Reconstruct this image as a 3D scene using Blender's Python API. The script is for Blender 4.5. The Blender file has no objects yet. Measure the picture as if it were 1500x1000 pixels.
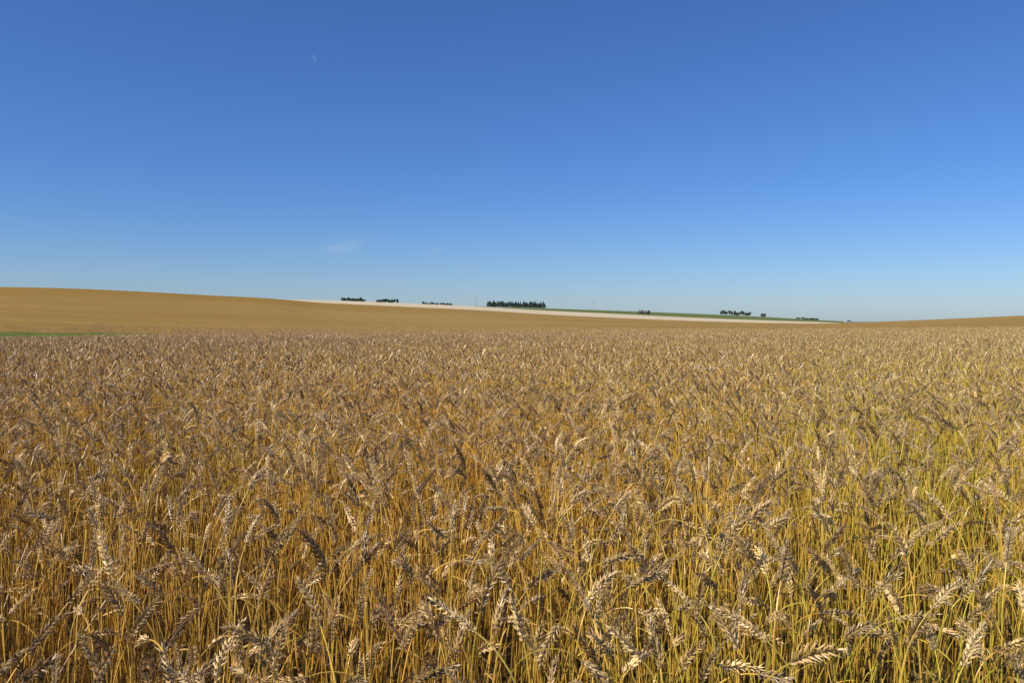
import bpy, math, random
import numpy as np
from mathutils import Vector, Matrix
random.seed(11); rng=np.random.default_rng(11)
scene=bpy.context.scene
R=math.radians
scene.view_settings.view_transform='Standard'; scene.view_settings.look='None'; scene.view_settings.exposure=0

# ---------------------------------------------------------------- camera
F=1216.0; HOR=471.0; EYE=1.47
PITCH=math.atan((500-HOR)/F)
cd=bpy.data.cameras.new("camera"); cam=bpy.data.objects.new("camera",cd); scene.collection.objects.link(cam)
cd.sensor_width=22.2; cd.lens=22.2*F/1500; cd.clip_start=0.05; cd.clip_end=40000
cam.location=(0,0,EYE); cam.rotation_euler=(R(90)-PITCH,0,0)
scene.camera=cam
cp,sp=math.cos(PITCH),math.sin(PITCH)
def px(x,y):
    """photo direction -> azimuth (from +Y to +X), tan(elevation)"""
    u=(x-750)/F; v=(500-y)/F
    X=u; Y=cp+v*sp; Z=-sp+v*cp
    return math.atan2(X,Y), Z/math.hypot(X,Y)

# ---------------------------------------------------------------- sun & sky
SUN_EL=44; SUN_AZ=-124
az=R(SUN_AZ); el=R(SUN_EL)
sdir=Vector((math.sin(az)*math.cos(el),math.cos(az)*math.cos(el),math.sin(el)))
sl=bpy.data.lights.new("sun",'SUN'); sun=bpy.data.objects.new("sun",sl); scene.collection.objects.link(sun)
sl.energy=5.0; sl.angle=R(0.5); sl.color=(1,0.95,0.85)
sun.rotation_euler=sdir.to_track_quat('Z','Y').to_euler()
w=bpy.data.worlds.new("World"); scene.world=w; w.use_nodes=True
nt=w.node_tree; nt.nodes.clear()
def N(nt,t,**k):
    n=nt.nodes.new(t)
    for a,b in k.items(): setattr(n,a,b)
    return n
def L(nt,a,b): nt.links.new(a,b)
def math_(nt,op,a,b=None,c=None,clamp=False):
    n=N(nt,'ShaderNodeMath',operation=op); n.use_clamp=clamp
    for i,v in enumerate((a,b,c)):
        if v is None: continue
        if isinstance(v,(int,float)): n.inputs[i].default_value=v
        else: L(nt,v,n.inputs[i])
    return n.outputs[0]
def mixc(nt,f,a,b,mode='MIX'):
    n=N(nt,'ShaderNodeMix',data_type='RGBA',blend_type=mode)
    for s,v in ((n.inputs[0],f),(n.inputs[6],a),(n.inputs[7],b)):
        if isinstance(v,(int,float)): s.default_value=v
        elif isinstance(v,tuple): s.default_value=(*v,1)
        else: L(nt,v,s)
    return n.outputs[2]
sky=N(nt,'ShaderNodeTexSky',sky_type='NISHITA'); sky.sun_disc=False
sky.sun_elevation=el; sky.sun_rotation=az%(2*math.pi)
sky.altitude=600; sky.air_density=1.0; sky.dust_density=0.6; sky.ozone_density=2.0
tc=N(nt,'ShaderNodeTexCoord'); sx=N(nt,'ShaderNodeSeparateXYZ'); L(nt,tc.outputs['Generated'],sx.inputs[0])
hz=N(nt,'ShaderNodeMapRange',interpolation_type='SMOOTHERSTEP'); hz.inputs[1].default_value=-.04; hz.inputs[2].default_value=.20; L(nt,sx.outputs[2],hz.inputs[0])
tf=mixc(nt,hz.outputs[0],(.74,.92,1.27),(.50,.82,1.36))
tint=mixc(nt,1.0,sky.outputs[0],tf,'MULTIPLY')
bg=N(nt,'ShaderNodeBackground'); bg.inputs[1].default_value=0.087
# very faint cirrus wisps low in the north-west
mp=N(nt,'ShaderNodeMapping'); mp.inputs['Scale'].default_value=(9,9,38); mp.inputs['Rotation'].default_value=(0,R(14),0)
L(nt,tc.outputs['Generated'],mp.inputs[0])
nz=N(nt,'ShaderNodeTexNoise'); nz.inputs['Scale'].default_value=3; nz.inputs['Detail'].default_value=7; nz.inputs['Roughness'].default_value=.6
L(nt,mp.outputs[0],nz.inputs[0])
def wr(s,a,b,c=0,d=1):
    n=N(nt,'ShaderNodeMapRange'); n.inputs[1].default_value=a; n.inputs[2].default_value=b; n.inputs[3].default_value=c; n.inputs[4].default_value=d; L(nt,s,n.inputs[0]); return n.outputs[0]
m=None
for cxp,cyp,wx,wz,amp in ((500,362,.026,.0075,.20),(432,369,.016,.003,.10),(640,367,.016,.003,.10),(190,392,.02,.003,.10),(350,402,.02,.003,.06)):
    aa,ee=px(cxp,cyp); dx=math.sin(aa)/math.sqrt(1+ee*ee); dz=ee/math.sqrt(1+ee*ee)
    a_=math_(nt,'DIVIDE',math_(nt,'SUBTRACT',sx.outputs[0],dx),wx); zz=math_(nt,'SUBTRACT',math_(nt,'SUBTRACT',sx.outputs[2],dz),math_(nt,'MULTIPLY',math_(nt,'SUBTRACT',sx.outputs[0],dx),.22)); b_=math_(nt,'DIVIDE',zz,wz)
    d2=math_(nt,'ADD',math_(nt,'MULTIPLY',a_,a_),math_(nt,'MULTIPLY',b_,b_))
    g_=math_(nt,'MULTIPLY',math_(nt,'EXPONENT',math_(nt,'MULTIPLY',d2,-1.0)),amp)
    m=g_ if m is None else math_(nt,'ADD',m,g_)
m=math_(nt,'MULTIPLY',m,math_(nt,'MULTIPLY',wr(nz.outputs[0],.35,.68),wr(sx.outputs[1],0,.3)))
c=mixc(nt,m,tint,(7.5,8,8.6))
L(nt,c,bg.inputs[0])
wo=N(nt,'ShaderNodeOutputWorld'); L(nt,bg.outputs[0],wo.inputs[0])

# ---------------------------------------------------------------- terrain profile
def curve(pts): 
    A=[px(x,471)[0] for x,_ in pts]; T=[px(x,y)[1] for x,y in pts]
    return np.array(A),np.array(T)
Bc=curve([(-1500,425),(-400,421),(0,420),(100,422),(190,426),(280,431),(400,437),(460,443),(580,448.5),(700,454),(800,460.5),(900,465.5),(1000,469.5),(1100,472.5),(1200,474),(1260,472),(1320,470),(1400,466.5),(1500,462),(1800,452),(3000,450)])
Pc=curve([(-1500,427),(0,424),(400,439),(430,438.5),(520,441),(640,446),(720,450),(800,455),(900,459.5),(1000,464.5),(1100,468.5),(1200,471.5),(1260,474),(1500,470),(3000,462)])
Gc=curve([(-1500,430),(0,428),(400,443),(640,448),(700,448.5),(800,451.5),(930,456),(1020,459.5),(1100,463),(1180,467.5),(1230,470.5),(1300,473),(1500,471),(3000,466)])
D0=curve([(-1500,497),(0,495),(300,491),(700,489),(1100,488),(1500,486),(3000,484)])     # r=60
D1=curve([(-1500,484),(0,481),(240,482.5),(600,483.5),(1100,482.5),(1500,480),(3000,478)])   # r=100
CAN=0.93
RC=np.array([25,60,100,300,600,900,1300,9000.0])
def smooth_interp(a,cv):
    x,y=cv
    return (np.interp(a-.02,x,y)+np.interp(a-.01,x,y)+np.interp(a,x,y)+np.interp(a+.01,x,y)+np.interp(a+.02,x,y))/5
def pchip(x,Y,q):
    h=np.diff(x)[:,None]; d=np.diff(Y,axis=0)/h
    m=np.zeros_like(Y); m[0]=d[0]; m[-1]=d[-1]
    for i in range(1,len(x)-1):
        s=(d[i-1]*d[i])>0
        m[i]=np.where(s,2*d[i-1]*d[i]/np.where(s,d[i-1]+d[i],1),0)
    i=np.clip(np.searchsorted(x,q,side='right')-1,0,len(x)-2)
    n=np.arange(Y.shape[1]); hh=h[i,0]; t=(q-x[i])/hh
    y0,y1,m0,m1=Y[i,n],Y[i+1,n],m[i,n],m[i+1,n]
    return (2*t**3-3*t**2+1)*y0+(t**3-2*t**2+t)*hh*m0+(-2*t**3+3*t**2)*y1+(t**3-t**2)*hh*m1
def canopy(x,y):
    x=np.atleast_1d(np.asarray(x,float)); y=np.atleast_1d(np.asarray(y,float))
    r=np.hypot(x,y); a=np.arctan2(x,y)
    t25=np.full_like(a,(CAN-EYE)/25.0)
    gs=smooth_interp(a,Gc)
    Y=np.stack([t25,smooth_interp(a,D0),smooth_interp(a,D1),smooth_interp(a,Bc),smooth_interp(a,Pc),gs,gs-.012,np.full_like(a,-.0002)])
    rr=np.clip(r,25,9000)
    t=pchip(np.log(RC),Y,np.log(rr))
    z=EYE+rr*t
    und=.035*np.sin(x*.31+1.3*np.sin(y*.11))*np.sin(y*.23+.7)+.03*np.sin(x*.9+2)*np.sin(y*.7)
    return np.where(r<25,CAN,z)+und*np.clip(r/6,0,1)*np.clip(1-(r-150)/200,0,1)
def sstep(a,b,x):
    t=np.clip((x-a)/(b-a),0,1); return t*t*(3-2*t)
def strip(x,y,grow=0):
    """grassy swale at the left"""
    r=np.hypot(x,y); a=np.arctan2(x,y); a1=px(262,470)[0]
    taper=np.clip((a1-a)/.16,0,1)**.6
    mid=80+1.5*np.sin(a*40)+1*np.sin(a*93+1); hw=13*taper+grow*(taper>0)
    return np.clip((hw-np.abs(r-mid))/3,0,1)
def ground(x,y):
    r=np.hypot(x,y)
    off=CAN*(1-sstep(18,45,r))+.22*sstep(18,45,r)*(1-sstep(90,150,r))
    off=off*(1-.7*strip(x,y))
    return canopy(x,y)-off
def zt(x,y): return float(ground(np.array([x]),np.array([y]))[0])

def link(o,parent=None):
    scene.collection.objects.link(o)
    if parent: o.parent=parent
    return o
# ---------------------------------------------------------------- materials
def mat(name):
    m=bpy.data.materials.new(name); m.use_nodes=True; t=m.node_tree; t.nodes.clear()
    return m,t
def out(t,sh):
    o=N(t,'ShaderNodeOutputMaterial'); L(t,sh,o.inputs[0])
def noise(t,scale,detail=4,vec=None,rough=.5,mapscale=None):
    n=N(t,'ShaderNodeTexNoise'); n.inputs['Scale'].default_value=scale; n.inputs['Detail'].default_value=detail; n.inputs['Roughness'].default_value=rough
    if vec is None:
        g=N(t,'ShaderNodeNewGeometry'); vec=g.outputs['Position']
    if mapscale:
        mp=N(t,'ShaderNodeMapping'); mp.inputs['Scale'].default_value=mapscale[:3]
        if len(mapscale)>3: mp.inputs['Rotation'].default_value=(0,0,mapscale[3])
        L(t,vec,mp.inputs[0]); vec=mp.outputs[0]
    L(t,vec,n.inputs['Vector']); return n.outputs[0]
def rng_(t,v,a,b,c=0,d=1):
    n=N(t,'ShaderNodeMapRange')
    n.inputs[1].default_value=a;n.inputs[2].default_value=b;n.inputs[3].default_value=c;n.inputs[4].default_value=d
    L(t,v,n.inputs[0]); return n.outputs[0]
def greenmask(t):
    g=N(t,'ShaderNodeNewGeometry'); s=N(t,'ShaderNodeSeparateXYZ'); L(t,g.outputs['Position'],s.inputs[0])
    ratio=math_(t,'DIVIDE',s.outputs[0],math_(t,'ADD',s.outputs[1],1.5))
    a=rng_(t,ratio,-.1,.55,0,1)
    n=rng_(t,noise(t,.55,2),.35,.65,-.4,.35)
    return math_(t,'ADD',a,n,clamp=True)
def plantmat(name,c1,c2,green,trans,rough,gamt,spec=.35,vlo=.55,vhi=1.3):
    m,t=mat(name)
    oi=N(t,'ShaderNodeObjectInfo'); at=N(t,'ShaderNodeAttribute',attribute_name='rnd')
    s=N(t,'ShaderNodeSeparateColor'); L(t,at.outputs['Color'],s.inputs[0])
    r1=math_(t,'FRACT',math_(t,'ADD',oi.outputs['Random'],s.outputs[0]))
    r2=math_(t,'FRACT',math_(t,'ADD',math_(t,'MULTIPLY',oi.outputs['Random'],7.31),math_(t,'MULTIPLY',s.outputs[0],3.7)))
    c=mixc(t,r1,c1,c2)
    c=mixc(t,math_(t,'MULTIPLY',math_(t,'MULTIPLY',greenmask(t),r2),gamt),c,green)
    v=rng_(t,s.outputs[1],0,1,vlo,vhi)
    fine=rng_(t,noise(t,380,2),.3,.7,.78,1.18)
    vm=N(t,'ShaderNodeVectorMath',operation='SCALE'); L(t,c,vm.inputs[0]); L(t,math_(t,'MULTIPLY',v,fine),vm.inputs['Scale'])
    p=N(t,'ShaderNodeBsdfPrincipled'); p.inputs['Roughness'].default_value=rough; p.inputs['Specular IOR Level'].default_value=spec
    L(t,vm.outputs[0],p.inputs['Base Color'])
    if trans:
        tr=N(t,'ShaderNodeBsdfTranslucent'); L(t,vm.outputs[0],tr.inputs[0])
        mx=N(t,'ShaderNodeMixShader'); mx.inputs[0].default_value=trans
        L(t,p.outputs[0],mx.inputs[1]); L(t,tr.outputs[0],mx.inputs[2]); out(t,mx.outputs[0])
    else: out(t,p.outputs[0])
    return m
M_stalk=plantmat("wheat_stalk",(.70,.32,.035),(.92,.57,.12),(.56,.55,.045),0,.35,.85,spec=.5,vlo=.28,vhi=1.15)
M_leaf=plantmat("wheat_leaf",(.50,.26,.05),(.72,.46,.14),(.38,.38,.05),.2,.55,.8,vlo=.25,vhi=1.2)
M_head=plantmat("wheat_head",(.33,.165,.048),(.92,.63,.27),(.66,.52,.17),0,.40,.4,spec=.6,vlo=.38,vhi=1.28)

# ---------------------------------------------------------------- wheat plant builder
class MB:
    def __init__(s): s.v=[];s.f=[];s.m=[];s.c=[]
    def tube(s,P,rad,k,mi,r,g,gl=None):
        base=len(s.v); n=len(P)
        for i,p in enumerate(P):
            d=(P[min(i+1,n-1)]-P[max(i-1,0)]).normalized()
            a=d.orthogonal() if abs(d.z)<.9 else Vector((1,0,0)); a=(a-d*a.dot(d)).normalized(); b=d.cross(a)
            for j in range(k):
                t=2*math.pi*j/k
                s.v.append(p+(a*math.cos(t)+b*math.sin(t))*rad[i]); s.c.append((r,gl[i] if gl else g,0,1))
        for i in range(n-1):
            for j in range(k):
                s.f.append((base+i*k+j,base+i*k+(j+1)%k,base+(i+1)*k+(j+1)%k,base+(i+1)*k+j)); s.m.append(mi)
    def spindle(s,p,d,length,rad,k,mi,r,g,flat=1.0,nrm=None,tip=0):
        d=d.normalized(); a=nrm if nrm else d.orthogonal(); a=(a-d*a.dot(d)).normalized(); b=d.cross(a)
        base=len(s.v); s.v.append(p); s.c.append((r,g*.5,0,1))
        for t_,rr in ((.28,.92),(.62,.85)):
            for j in range(k):
                t=2*math.pi*j/k
                s.v.append(p+d*length*t_+(a*math.cos(t)*flat+b*math.sin(t))*rad*rr); s.c.append((r,g,0,1))
        s.v.append(p+d*(length+tip)); s.c.append((r,min(1,g*1.3),0,1)); e=len(s.v)-1
        for j in range(k):
            j2=(j+1)%k
            for f in ((base,base+1+j2,base+1+j),(base+1+j,base+1+j2,base+1+k+j2),(base+1+j,base+1+k+j2,base+1+k+j),(base+1+k+j,base+1+k+j2,e)):
                s.f.append(f); s.m.append(mi)
    def ribbon(s,P,W,side,mi,r,g):
        base=len(s.v); n=len(P)
        for i,p in enumerate(P):
            ang=i*.35; sd=(side*math.cos(ang)+Vector((0,0,1))*math.sin(ang))
            s.v.append(p-sd*W[i]); s.v.append(p+sd*W[i]); s.c+= [(r,g,0,1)]*2
        for i in range(n-1):
            s.f.append((base+2*i,base+2*i+1,base+2*i+3,base+2*i+2)); s.m.append(mi)
    def arrays(s):
        tri=[];mi=[]
        for f,m in zip(s.f,s.m):
            tri.append(f[:3]);mi.append(m)
            if len(f)==4: tri.append((f[0],f[2],f[3]));mi.append(m)
        return (np.array([tuple(v) for v in s.v],dtype=np.float32),np.array(tri,dtype=np.int32),np.array(mi,dtype=np.int32),np.array(s.c,dtype=np.float32))
def mesh_from(name,v,t,mi,c,smooth):
    me=bpy.data.meshes.new(name); me.vertices.add(len(v)); me.vertices.foreach_set('co',v.ravel())
    me.loops.add(len(t)*3); me.loops.foreach_set('vertex_index',t.ravel()); me.polygons.add(len(t)); me.polygons.foreach_set('loop_start',np.arange(0,len(t)*3,3,dtype=np.int32))
    for mm in (M_stalk,M_head,M_leaf): me.materials.append(mm)
    me.polygons.foreach_set('material_index',mi); me.polygons.foreach_set('use_smooth',np.full(len(t),smooth))
    ca=me.color_attributes.new('rnd','FLOAT_COLOR','POINT'); ca.data.foreach_set('color',c.ravel())
    me.update(calc_edges=True); me.validate(); return bpy.data.objects.new(name,me)

def plant(mb,lod):
    r=random.random(); phi=random.uniform(0,2*math.pi)
    if random.random()<.28: phi=random.gauss(-.5,.8)      # slight prevailing wind lean
    u=Vector((math.cos(phi),math.sin(phi),0)); side=Vector((-u.y,u.x,0))
    hgt=min(1.06,max(.52,random.gauss(.865,.10)))
    th0=abs(random.gauss(0,R(6.5))); 
    q=random.random()
    if q<.60: neck=R(random.uniform(2,38))
    elif q<.86: neck=R(random.uniform(35,75))
    else: neck=R(random.uniform(75,135))
    hb=R(random.uniform(2,38))
    L1=hgt-.09-.12
    pts=[];p=Vector((0,0,0));th=th0
    ns=6 if lod==0 else 3
    pts.append(p.copy())
    wob=random.uniform(-.07,.07)
    for i in range(ns):
        th+=neck*.16/ns
        d=u*math.sin(th)+Vector((0,0,math.cos(th)))+side*wob*math.sin(i*1.7)
        p=p+d*(L1/ns); pts.append(p.copy())
    nn=6 if lod==0 else 2
    nl=.12+.04*(neck>R(75))
    for i in range(nn):
        th+=neck*.84/nn
        d=u*math.sin(th)+Vector((0,0,math.cos(th))); p=p+d*(nl/nn); pts.append(p.copy())
    n=len(pts)
    r0=random.uniform(.0018,.0028) if lod==0 else .0026
    rad=[r0*(1-.5*i/(n-1)) for i in range(n)]
    top=random.uniform(.45,1)
    gl=[max(0,min(1,.03+top*min(1,(i/(n*.58))**1.15)+random.uniform(-.12,.12))) for i in range(n)]  # colour darkens toward the base, painting shade low between the stalks
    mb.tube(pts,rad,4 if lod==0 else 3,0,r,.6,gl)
    # headless tiller / broken straw beside the plant
    if random.random()<(.6 if lod==0 else .45):
        o_=Vector((random.uniform(-.03,.03),random.uniform(-.03,.03),0)); hh=random.uniform(.50,.82); tl=R(random.gauss(0,6)); q2=random.uniform(0,6.28)
        dv=Vector((math.cos(q2)*math.sin(tl),math.sin(q2)*math.sin(tl),math.cos(tl)))
        P_=[o_+dv*hh*s_ for s_ in (0,.33,.66,1)]; P_[2]+=Vector((random.uniform(-.012,.012),random.uniform(-.012,.012),0))
        r_=random.random(); mb.tube(P_,[r0,r0*.9,r0*.75,r0*.5],4 if lod==0 else 3,0,r_,.6,[.0,.3,.7,random.uniform(.5,1)])  # dark foot again puts canopy shade into the straw colour
    hl=random.uniform(.058,.108)
    if lod==0:
        K=int(hl/.0050); st=hl/K; tw=random.uniform(0,math.pi); twr=random.uniform(-.08,.08); bright=random.choice((random.uniform(.02,.35),random.uniform(.4,1.0),random.uniform(.2,.8))); fat=random.uniform(.76,1.24)
        hp=[p.copy()]
        tips=random.uniform(.001,.006)
        for i in range(K):
            th+=hb/K; tw+=twr
            d=(u*math.sin(th)+Vector((0,0,math.cos(th)))).normalized(); nrm=d.cross(side).normalized()
            rowax=(side*math.cos(tw)+nrm*math.sin(tw)); fan=d.cross(rowax).normalized()
            sgn=1 if i%2 else -1
            e=i/(K-1); env=fat*((.72+.42*math.sin(math.pi*min(1,e*1.05+.08))) if e<.95 else .7)*random.uniform(.8,1.14)
            pos=p+rowax*sgn*.0014
            op=random.uniform(.28,.72)
            sd=(d*.86+rowax*sgn*op).normalized()
            g=min(1,max(0,bright+random.uniform(-.3,.3)))
            Ls=.0112*env*random.uniform(.88,1.18)
            for kx in (-1,0,1):
                if random.random()<.07: continue
                dd=(sd+fan*kx*.40+Vector((random.uniform(-.17,.17) for _ in range(3)))).normalized()
                mb.spindle(pos+fan*kx*.0016+rowax*sgn*(.0012 if kx==0 else 0),dd,Ls*(1.0 if kx else 1.12),.0022*env,5,1,r,min(1,max(0,g+random.uniform(-.22,.22))),flat=.8,nrm=rowax,tip=tips*random.random()*(1+2*e))
            p=p+d*st; hp.append(p.copy())
        mb.spindle(p-d*.002,d,.011,.0025,5,1,r,bright,tip=tips)
        q_=hp[::3]+[hp[-1]]
        mb.tube(q_,[.0014]*len(q_),3,1,r,.1)  # rachis coloured dark to deepen the shade between spikelets
        for li in range(random.choice((0,1,1,2,3))):
            k=random.randint(1,ns-1) if li==0 else random.randint(1,3)
            s0=pts[k].copy(); a=random.uniform(0,6.28); dv=Vector((math.cos(a),math.sin(a),0)); sv=Vector((-dv.y,dv.x,0))
            Ln=random.uniform(.10,.24); el_=R(random.uniform(35,80)); P=[];q=s0;m_=7
            for i in range(m_+1):
                P.append(q.copy()); el_-=R(random.uniform(8,38)); el_=max(el_,R(-85))
                q=q+(dv*math.cos(el_)+Vector((0,0,math.sin(el_))))*(Ln/m_)
            W=[.0034*(1-(i/m_)**2)*random.uniform(.7,1)+.0003 for i in range(m_+1)]
            mb.ribbon(P,W,sv,2,r,random.uniform(.3,.95) if k>3 else random.uniform(0,.45))
    else:
        K=7; P=[];rad=[];gl=[]
        b=random.choice((random.uniform(0,.3),random.uniform(.4,1.0)))
        for i in range(K+1):
            P.append(p.copy()+side*.002*(1 if i%2 else -1)); rad.append((.0075 if i%2 else .0046)*(.8 if i in(0,K) else 1.0)); gl.append(min(1,max(0,b+(.2 if i%2 else -.35))))  # narrow rings coloured darker as painted shade in the spikelet gaps
            th+=hb/K; d=u*math.sin(th)+Vector((0,0,math.cos(th))); p=p+d*(hl/K)
        rad[-1]=.001; rad[0]=.002
        mb.tube(P,rad,4,1,r,.5,gl)

col=bpy.data.collections.new("wheat_plants")
NV=64; NQ=8; NP=6
hi=[]
for i in range(NV):
    mb=MB(); plant(mb,0); A_=mb.arrays(); hi.append(A_)
    col.objects.link(mesh_from("v%03d_wheat_plant"%i,*A_,False))
lo=[]
for i in range(150):
    mb=MB(); plant(mb,1); lo.append(mb.arrays())
def patch(name,src,count,half):
    V=[];T=[];M=[];C=[];o=0
    for _ in range(count):
        v,t,m_,c=src[random.randrange(len(src))]
        a=random.uniform(-3.14,3.14) if random.random()<.5 else random.gauss(0,.5); s=random.uniform(.9,1.08); ca,sa=math.cos(a)*s,math.sin(a)*s
        tx,ty=random.gauss(0,.05),random.gauss(0,.05)
        w_=np.empty_like(v); w_[:,0]=v[:,0]*ca-v[:,1]*sa+v[:,2]*tx+random.uniform(-half,half); w_[:,1]=v[:,0]*sa+v[:,1]*ca+v[:,2]*ty+random.uniform(-half,half); w_[:,2]=v[:,2]*s
        c=c.copy(); c[:,0]=(c[:,0]+random.random())%1
        V.append(w_);T.append(t+o);M.append(m_);C.append(c);o+=len(v)
    return mesh_from(name,np.concatenate(V),np.concatenate(T),np.concatenate(M),np.concatenate(C),False)
DENS=165
for i in range(NQ): col.objects.link(patch("v%03d_wheat_patch"%(NV+i),hi,int(DENS*.36),.3))
for i in range(NP): col.objects.link(patch("v%03d_wheat_patch"%(NV+NQ+i),lo,190,.52))

# scatter
R0=3.6; R1_=9.0
n=int(R(52)*R0*R0*DENS*1.18)
a=rng.uniform(-R(52),R(52),n); rr=np.sqrt(rng.uniform(0,1,n))*R0
x=rr*np.sin(a); y=rr*np.cos(a)
den=.75+.40*np.sin(x*3.1+1.5*np.sin(y*2.3))*np.sin(y*2.7+x*.6)
den*=np.where((x>.55)&(x<1.5)&(y<1.75),.6,1)
keep=(y>.66)&(rng.uniform(0,1,n)<den)
x=x[keep];y=y[keep]; k=len(x)
tilt=np.where(rng.uniform(0,1,k)<.16,R(12),R(3.5))
P1=np.stack([x,y,canopy(x,y)-CAN],1)
Ro1=np.stack([rng.normal(0,1,k)*tilt,rng.normal(0,1,k)*tilt,np.where(rng.uniform(0,1,k)<.5,rng.uniform(-3.1,3.1,k),rng.normal(0,.9,k))],1)
S1=rng.uniform(.90,1.13,k); I1=rng.integers(0,NV,k)
def grid(step,r0,r1,jit):
    g=np.arange(-r1,r1,step); X,Y=np.meshgrid(g,np.arange(0,r1,step)); X=X.ravel(); Y=Y.ravel()
    X=X+rng.uniform(-jit,jit,X.size); Y=Y+rng.uniform(-jit,jit,Y.size)
    rr=np.hypot(X,Y); a=np.arctan2(X,Y)
    k=(rr>r0)&(rr<r1)&(np.abs(a)<R(47)); return X[k],Y[k],rr[k]
X,Y,rr=grid(.6,R0-.05,R1_,.04); k=len(X)
Pq=np.stack([X,Y,canopy(X,Y)-CAN],1); Rq=np.stack([rng.normal(0,.02,k),rng.normal(0,.02,k),rng.normal(0,.5,k)],1); Sq=rng.uniform(.93,1.07,k); Iq=rng.integers(NV,NV+NQ,k)
X,Y,rr=grid(1.0,R1_-.2,125,.08)
keep=(strip(X,Y,3)<.15)&(rng.uniform(0,1,X.size)<1-.93*np.clip((rr-70)/52,0,1)**.8)
X=X[keep];Y=Y[keep];k=len(X)
P2=np.stack([X,Y,canopy(X,Y)-CAN],1)
R2=np.stack([np.zeros(k),np.zeros(k),rng.normal(0,.6,k)],1); S2=rng.uniform(.93,1.06,k); I2=rng.integers(NV+NQ,NV+NQ+NP,k)
P=np.concatenate([P1,Pq,P2]);RO=np.concatenate([Ro1,Rq,R2]);S=np.concatenate([S1,Sq,S2]);I=np.concatenate([I1,Iq,I2]).astype(np.int32)
me=bpy.data.meshes.new("wheat_field"); me.vertices.add(len(P)); me.vertices.foreach_set('co',P.astype(np.float32).ravel())
at=me.attributes.new('rot','FLOAT_VECTOR','POINT'); at.data.foreach_set('vector',RO.astype(np.float32).ravel())
at=me.attributes.new('scl','FLOAT','POINT'); at.data.foreach_set('value',S.astype(np.float32))
at=me.attributes.new('idx','INT','POINT'); at.data.foreach_set('value',I)
wf=link(bpy.data.objects.new("wheat_field",me))
gt=bpy.data.node_groups.new("scatter",'GeometryNodeTree')
gt.interface.new_socket("Geometry",in_out='INPUT',socket_type='NodeSocketGeometry')
gt.interface.new_socket("Geometry",in_out='OUTPUT',socket_type='NodeSocketGeometry')
gi=gt.nodes.new('NodeGroupInput');go=gt.nodes.new('NodeGroupOutput')
iop=gt.nodes.new('GeometryNodeInstanceOnPoints'); ci=gt.nodes.new('GeometryNodeCollectionInfo')
ci.inputs[0].default_value=col; ci.inputs['Separate Children'].default_value=True; ci.inputs['Reset Children'].default_value=True
def na(n,t):
    q=gt.nodes.new('GeometryNodeInputNamedAttribute'); q.data_type=t; q.inputs[0].default_value=n; return [o for o in q.outputs if o.enabled][0]
iop.inputs['Pick Instance'].default_value=True
gt.links.new(gi.outputs[0],iop.inputs['Points']); gt.links.new(ci.outputs[0],iop.inputs['Instance'])
gt.links.new(na('idx','INT'),iop.inputs['Instance Index']); gt.links.new(na('rot','FLOAT_VECTOR'),iop.inputs['Rotation']); gt.links.new(na('scl','FLOAT'),iop.inputs['Scale'])
gt.links.new(iop.outputs[0],go.inputs[0])
md=wf.modifiers.new("scatter",'NODES'); md.node_group=gt
print("instances",len(P))

# ---------------------------------------------------------------- terrain sheet
M_g,t=mat("field_ground")
geo=N(t,'ShaderNodeNewGeometry'); dist=N(t,'ShaderNodeVectorMath',operation='LENGTH'); L(t,geo.outputs['Position'],dist.inputs[0])
far=rng_(t,dist.outputs['Value'],18,45)
soil=mixc(t,noise(t,9,5),(.04,.025,.012),(.10,.06,.028))
fin=noise(t,1.6,8,rough=.75,mapscale=(1,.6,1))
wheat=mixc(t,rng_(t,fin,.3,.7),(.24,.14,.04),(.49,.31,.105))
big=noise(t,.012,4,mapscale=(1,2.4,1,.25))
wheat=mixc(t,rng_(t,big,.38,.62,0,.8),wheat,(.31,.18,.04))
ln=noise(t,.16,3,mapscale=(.12,1.6,.1,-.12))
wheat=mixc(t,rng_(t,ln,.45,.7,0,.5),wheat,(.22,.14,.035))
hgt=N(t,'ShaderNodeSeparateXYZ'); L(t,geo.outputs['Position'],hgt.inputs[0])
wheat=mixc(t,rng_(t,math_(t,'ADD',hgt.outputs[2],math_(t,'MULTIPLY',big,5)),5,12,0,.7),wheat,(.28,.16,.032))
c=mixc(t,far,soil,wheat)
sa=N(t,'ShaderNodeAttribute',attribute_name='strip')
grass=mixc(t,rng_(t,noise(t,.9,6,rough=.7),.35,.65),(.05,.085,.012),(.19,.21,.04))
c=mixc(t,sa.outputs['Fac'],c,grass)
p=N(t,'ShaderNodeBsdfPrincipled'); p.inputs['Roughness'].default_value=.9; p.inputs['Specular IOR Level'].default_value=.05
L(t,c,p.inputs['Base Color'])
bm_=N(t,'ShaderNodeBump'); bm_.inputs['Strength'].default_value=.8; bm_.inputs['Distance'].default_value=.2
L(t,noise(t,3.5,6,rough=.7),bm_.inputs['Height']); L(t,bm_.outputs[0],p.inputs['Normal']); out(t,p.outputs[0])
def simple(name,a,b,sc,ms=None,bump=None):
    m,t=mat(name); p=N(t,'ShaderNodeBsdfPrincipled'); p.inputs['Roughness'].default_value=.85; p.inputs['Specular IOR Level'].default_value=.05
    n=noise(t,sc,6,rough=.65,mapscale=ms); L(t,mixc(t,rng_(t,n,.3,.7),a,b),p.inputs['Base Color'])
    out(t,p.outputs[0]); return m
M_pale=simple("stubble_field",(.52,.40,.24),(.68,.55,.36),.05,(1,6,1,.1))
M_green=simple("green_crop_field",(.085,.12,.03),(.18,.19,.055),.04,(1,5,1,.1))
M_far=simple("distant_land",(.10,.15,.16),(.16,.20,.20),.002)  # aerial haze painted in as a bluish base colour
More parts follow.
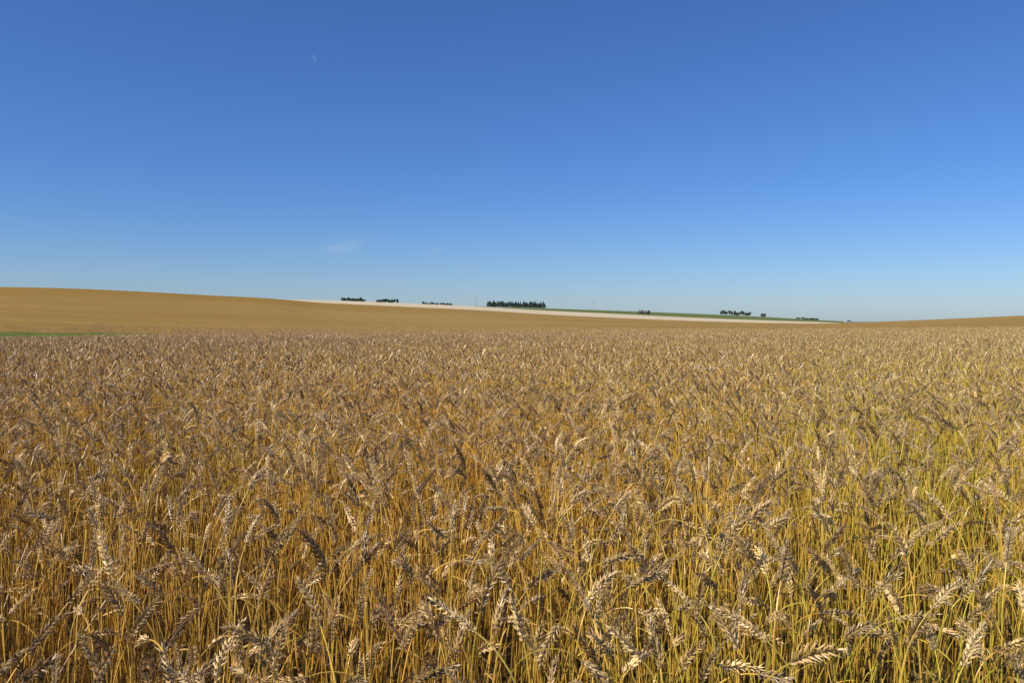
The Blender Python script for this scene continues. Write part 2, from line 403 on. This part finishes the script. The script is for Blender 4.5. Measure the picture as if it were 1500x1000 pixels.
fr=[0.01]+list(np.linspace(.8,24,30))+list(np.geomspace(26,300,120))+list(np.geomspace(300,600,26))[1:]+list(np.geomspace(600,900,20))[1:]+list(np.geomspace(900,9000,26))[1:]
A=np.concatenate([np.linspace(-R(45),R(45),900,endpoint=False),np.linspace(R(45),R(315),180,endpoint=False)])
NA=len(A)
V=[];ST=[]
for r_ in fr:
    xs=r_*np.sin(A);ys=r_*np.cos(A)
    V.append(np.stack([xs,ys,ground(xs,ys)],1)); ST.append(strip(xs,ys))
V=np.concatenate(V); ST=np.concatenate(ST)
faces=[];mi=[]
for i in range(len(fr)-1):
    rm=fr[i+1]
    k=0 if rm<=300.5 else 1 if rm<=600.5 else 2 if rm<1000 else 3
    b=i*NA
    for j in range(NA):
        j2=(j+1)%NA
        faces.append((b+j,b+NA+j,b+NA+j2,b+j2)[::-1]); mi.append(k)
me=bpy.data.meshes.new("farmland_terrain"); me.from_pydata(V.tolist(),[],faces)
for m_ in (M_g,M_pale,M_green,M_far): me.materials.append(m_)
me.polygons.foreach_set('material_index',mi); me.polygons.foreach_set('use_smooth',[True]*len(faces))
at=me.attributes.new('strip','FLOAT','POINT'); at.data.foreach_set('value',ST.astype(np.float32))
me.update()
if me.polygons[5000].normal.z<0: me.flip_normals()
link(bpy.data.objects.new("farmland_terrain",me))

# ---------------------------------------------------------------- far trees
def leafmat(name,a,b,rough=.7,sc=.8):
    m,t=mat(name); p=N(t,'ShaderNodeBsdfPrincipled'); p.inputs['Roughness'].default_value=rough
    L(t,mixc(t,noise(t,sc,3),a,b),p.inputs['Base Color']); out(t,p.outputs[0]); return m
M_spr=leafmat("conifer_foliage",(.04,.06,.045),(.08,.11,.075))  # foliage lightened and blued, distance haze mixed into the colour
M_dec=leafmat("leaf_foliage",(.06,.085,.05),(.12,.15,.085))  # haze put into this green as well
M_bark=leafmat("bark",(.07,.05,.035),(.14,.11,.08))
def treerow(name,specs,fm):
    v=[];f=[];m_=[]
    def tri(c,s):
        b=len(v); 
        d1=Vector((random.gauss(0,1),random.gauss(0,1),random.gauss(0,1))).normalized(); d2=d1.cross(Vector((random.random(),random.random(),random.random()))).normalized()
        v.extend([c+d1*s,c+d2*s,c-d1*s,c-d2*s]); f.append((b,b+1,b+2,b+3)); m_.append(0)
    def limb(a,b_,r0,r1):
        b=len(v); d=(b_-a).normalized(); o=d.orthogonal().normalized(); q=d.cross(o)
        for pnt,rd in((a,r0),(b_,r1)):
            for j in range(5):
                t=j*2*math.pi/5; v.append(pnt+(o*math.cos(t)+q*math.sin(t))*rd)
        for j in range(5): f.append((b+j,b+(j+1)%5,b+5+(j+1)%5,b+5+j)); m_.append(1)
    for (a_,r_,h,wd,kind) in specs:
        bx,by=r_*math.sin(a_),r_*math.cos(a_); bz=zt(bx,by)-.2; B=Vector((bx,by,bz))
        limb(B,B+Vector((0,0,h*.85)),h*.022,h*.006)
        if kind=='c':
            for _ in range(260):
                t=random.random()**.8; z=h*(.1+.9*t); rad=wd*.5*(1-t)*random.uniform(.5,1.1)*(1+.2*math.sin(t*30)); q=random.uniform(0,6.28)
                tri(B+Vector((math.cos(q)*rad,math.sin(q)*rad,z)),random.uniform(.25,.55))
        else:
            cl=[]
            for _ in range(9):
                q=random.uniform(0,6.28); rad=wd*.33*random.random()**.5; z=h*random.uniform(.3,.8)
                cc=B+Vector((math.cos(q)*rad,math.sin(q)*rad,z)); limb(B+Vector((0,0,h*.25)),cc,h*.01,h*.004); cl.append((cc,wd*random.uniform(.12,.22)))
            for _ in range(420):
                cc,rd=random.choice(cl); d=Vector((random.gauss(0,1),random.gauss(0,1),random.gauss(0,.8))).normalized()
                tri(cc+d*rd*random.uniform(.5,1.1),random.uniform(.2,.4))
    me=bpy.data.meshes.new(name); me.from_pydata([tuple(p) for p in v],[],f); me.materials.append(fm); me.materials.append(M_bark)
    me.polygons.foreach_set('material_index',m_); me.update(); return link(bpy.data.objects.new(name,me))
def row(x0,x1,r_,n_,h0,h1,wd,kind,gap=.0):
    s=[]
    for i in range(n_):
        xx=x0+(x1-x0)*(i+random.uniform(.2,.8))/n_
        s.append((px(xx,460)[0],r_*random.uniform(.99,1.01),random.uniform(h0,h1),wd*random.uniform(.8,1.25),kind))
    return s
treerow("spruce_shelterbelt",row(713,799,880,34,4.5,7.0,4.2,'c')+row(716,797,893,20,5,7.4,4.5,'c'),M_spr)
treerow("distant_tree_row",row(501,535,660,10,2.3,4.2,3.6,'d'),M_dec)
treerow("distant_tree_row",row(553,583,660,9,2.3,4.2,3.4,'d'),M_dec)
treerow("distant_tree_row",row(618,662,700,12,1.3,2.6,2.6,'d'),M_dec)
treerow("distant_tree_row",row(1056,1098,870,12,3.0,5.6,4.8,'d')+row(1114,1122,870,2,3.8,4.6,4.2,'d'),M_dec)
treerow("distant_bush_row",row(1165,1200,890,10,1.2,2.0,3.0,'d'),M_dec)

# ---------------------------------------------------------------- small far objects
import bmesh
def flat(name,c,rough=.5):
    m,t=mat(name); p=N(t,'ShaderNodeBsdfPrincipled'); p.inputs['Roughness'].default_value=rough
    L(t,mixc(t,noise(t,3,2),tuple(q*.9 for q in c),c),p.inputs['Base Color']); out(t,p.outputs[0]); return m
M_white=flat("white_paint",(.6,.6,.6)); M_glass=flat("dark_glass",(.02,.025,.03),.15); M_tyre=flat("rubber",(.02,.02,.02),.8); M_red=flat("machine_paint",(.30,.28,.24)); M_wood=flat("weathered_wood",(.20,.15,.11),.8)
def parts(name,loc,rotz,items):
    bm=bmesh.new(); mats=[]
    for kind,sz,ps,m_ in items:
        if m_ not in mats: mats.append(m_)
        if kind=='box':
            g=bmesh.ops.create_cube(bm,size=1); vs=g['verts']
            for v in vs:
                tp=sz[3] if len(sz)>3 and v.co.z>0 else 1
                v.co=Vector((v.co.x*sz[0]*tp,v.co.y*sz[1]*(tp*.5+.5),v.co.z*sz[2]))+Vector(ps)
        else:
            g=bmesh.ops.create_cone(bm,segments=16,radius1=sz[0],radius2=sz[0] if len(sz)<3 else sz[2],depth=sz[1],cap_ends=True); vs=g['verts']
            for v in vs:
                v.co=(Vector((v.co.x,v.co.z,v.co.y)) if kind=='wheel' else v.co)+Vector(ps)
        for f_ in {f for v in vs for f in v.link_faces}: f_.material_index=mats.index(m_)
    me=bpy.data.meshes.new(name); bm.to_mesh(me); bm.free()
    for m_ in mats: me.materials.append(m_)
    o=link(bpy.data.objects.new(name,me)); o.location=loc; o.rotation_euler[2]=rotz; return o
def at_(xp,r_):
    a=px(xp,465)[0]; x=r_*math.sin(a); y=r_*math.cos(a); return (x,y,zt(x,y))
parts("pickup_truck",at_(1243,620),.2,[('box',(5.4,1.9,.7),(0,0,.85),M_white),('box',(2.2,1.75,.75,.78),(.3,0,1.55),M_glass),('box',(1.6,1.6,.08),(.3,0,1.96),M_white),('box',(1.9,.1,.35),(-1.7,.9,1.35),M_white),('box',(1.9,.1,.35),(-1.7,-.9,1.35),M_white),
 ('wheel',(.4,.28),(1.7,.85,.4),M_tyre),('wheel',(.4,.28),(1.7,-.85,.4),M_tyre),('wheel',(.4,.28),(-1.7,.85,.4),M_tyre),('wheel',(.4,.28),(-1.7,-.85,.4),M_tyre)])
for xp in (938,947):
    parts("combine_harvester",at_(xp,690),.3,[('box',(4.2,2.4,1.5,.92),(-.6,0,1.9),M_red),('box',(1.4,1.8,1.2,.9),(2.2,0,2.3),M_glass),('box',(1.5,1.9,.1),(2.2,0,2.96),M_red),('box',(1.0,5.5,.5),(4.0,0,.5),M_red),('box',(1.4,.8,.5),(3.0,0,.95),M_red),
     ('wheel',(.85,.6),(1.5,1.3,.85),M_tyre),('wheel',(.85,.6),(1.5,-1.3,.85),M_tyre),('wheel',(.5,.4),(-2,1.1,.5),M_tyre),('wheel',(.5,.4),(-2,-1.1,.5),M_tyre)])
for xp,r_ in ((697,905),(786,905),(575,905),(870,905)):
    parts("utility_pole",at_(xp,r_),.1,[('cyl',(.16,9,.1),(0,0,4.5),M_wood),('box',(2.2,.12,.14),(0,.18,8.4),M_wood),('cyl',(.05,.25),(-.9,.18,8.6),M_glass),('cyl',(.05,.25),(.9,.18,8.6),M_glass)])
# tall dry weeds standing out of the crop
for xp,r_ in ((252,34),(247,36),(224,46),(262,40)):
    mb=MB(); h=random.uniform(1.15,1.4); b=Vector((0,0,0))
    mb.tube([b,Vector((.02,0,h*.5)),Vector((.0,.02,h))],[.006,.005,.002],4,2,.5,.9)
    for _ in range(26):
        z=random.uniform(.6,1)*h; q=random.uniform(0,6.28); d=Vector((math.cos(q),math.sin(q),random.uniform(.4,1.4)))
        mb.spindle(Vector((0,0,z)),d,random.uniform(.04,.12),.009,4,2,.9,.95)
    o=mesh_from("dry_weed",*mb.arrays(),False); x_,y_,_=at_(xp,r_); o.location=(x_,y_,float(canopy(x_,y_)[0])-CAN); link(o)
# ---------------------------------------------------------------- day moon
am,em=px(457,87); rm=20000; dirm=Vector((math.sin(am),math.cos(am),em)).normalized()
M_moon,t=mat("moon_surface")
g=N(t,'ShaderNodeNewGeometry'); dt=N(t,'ShaderNodeVectorMath',operation='DOT_PRODUCT'); L(t,g.outputs['Normal'],dt.inputs[0])
side_=dirm.cross(Vector((0,0,1))).normalized(); ld=(-dirm*.1+side_*.75+Vector((0,0,.65))).normalized(); dt.inputs[1].default_value=ld
lit=math_(t,'MULTIPLY',rng_(t,dt.outputs['Value'],0,.6),math_(t,'SUBTRACT',1.0,g.outputs['Backfacing']))  # sunlit side is emission masked along a set direction, not lit by the sun
lit=math_(t,'MULTIPLY',lit,rng_(t,noise(t,.02,3),.35,.65,.04,.08))
e_=N(t,'ShaderNodeEmission'); e_.inputs[0].default_value=(1,.97,.9,1); L(t,lit,e_.inputs[1])
tr=N(t,'ShaderNodeBsdfTransparent'); ad=N(t,'ShaderNodeAddShader'); L(t,e_.outputs[0],ad.inputs[0]); L(t,tr.outputs[0],ad.inputs[1]); out(t,ad.outputs[0])
bm=bmesh.new(); bmesh.ops.create_uvsphere(bm,u_segments=32,v_segments=16,radius=rm*math.tan(R(.25))); me=bpy.data.meshes.new("moon"); bm.to_mesh(me); bm.free()
me.polygons.foreach_set('use_smooth',[True]*len(me.polygons)); me.materials.append(M_moon); o=link(bpy.data.objects.new("moon",me)); o.location=dirm*rm+Vector((0,0,EYE))
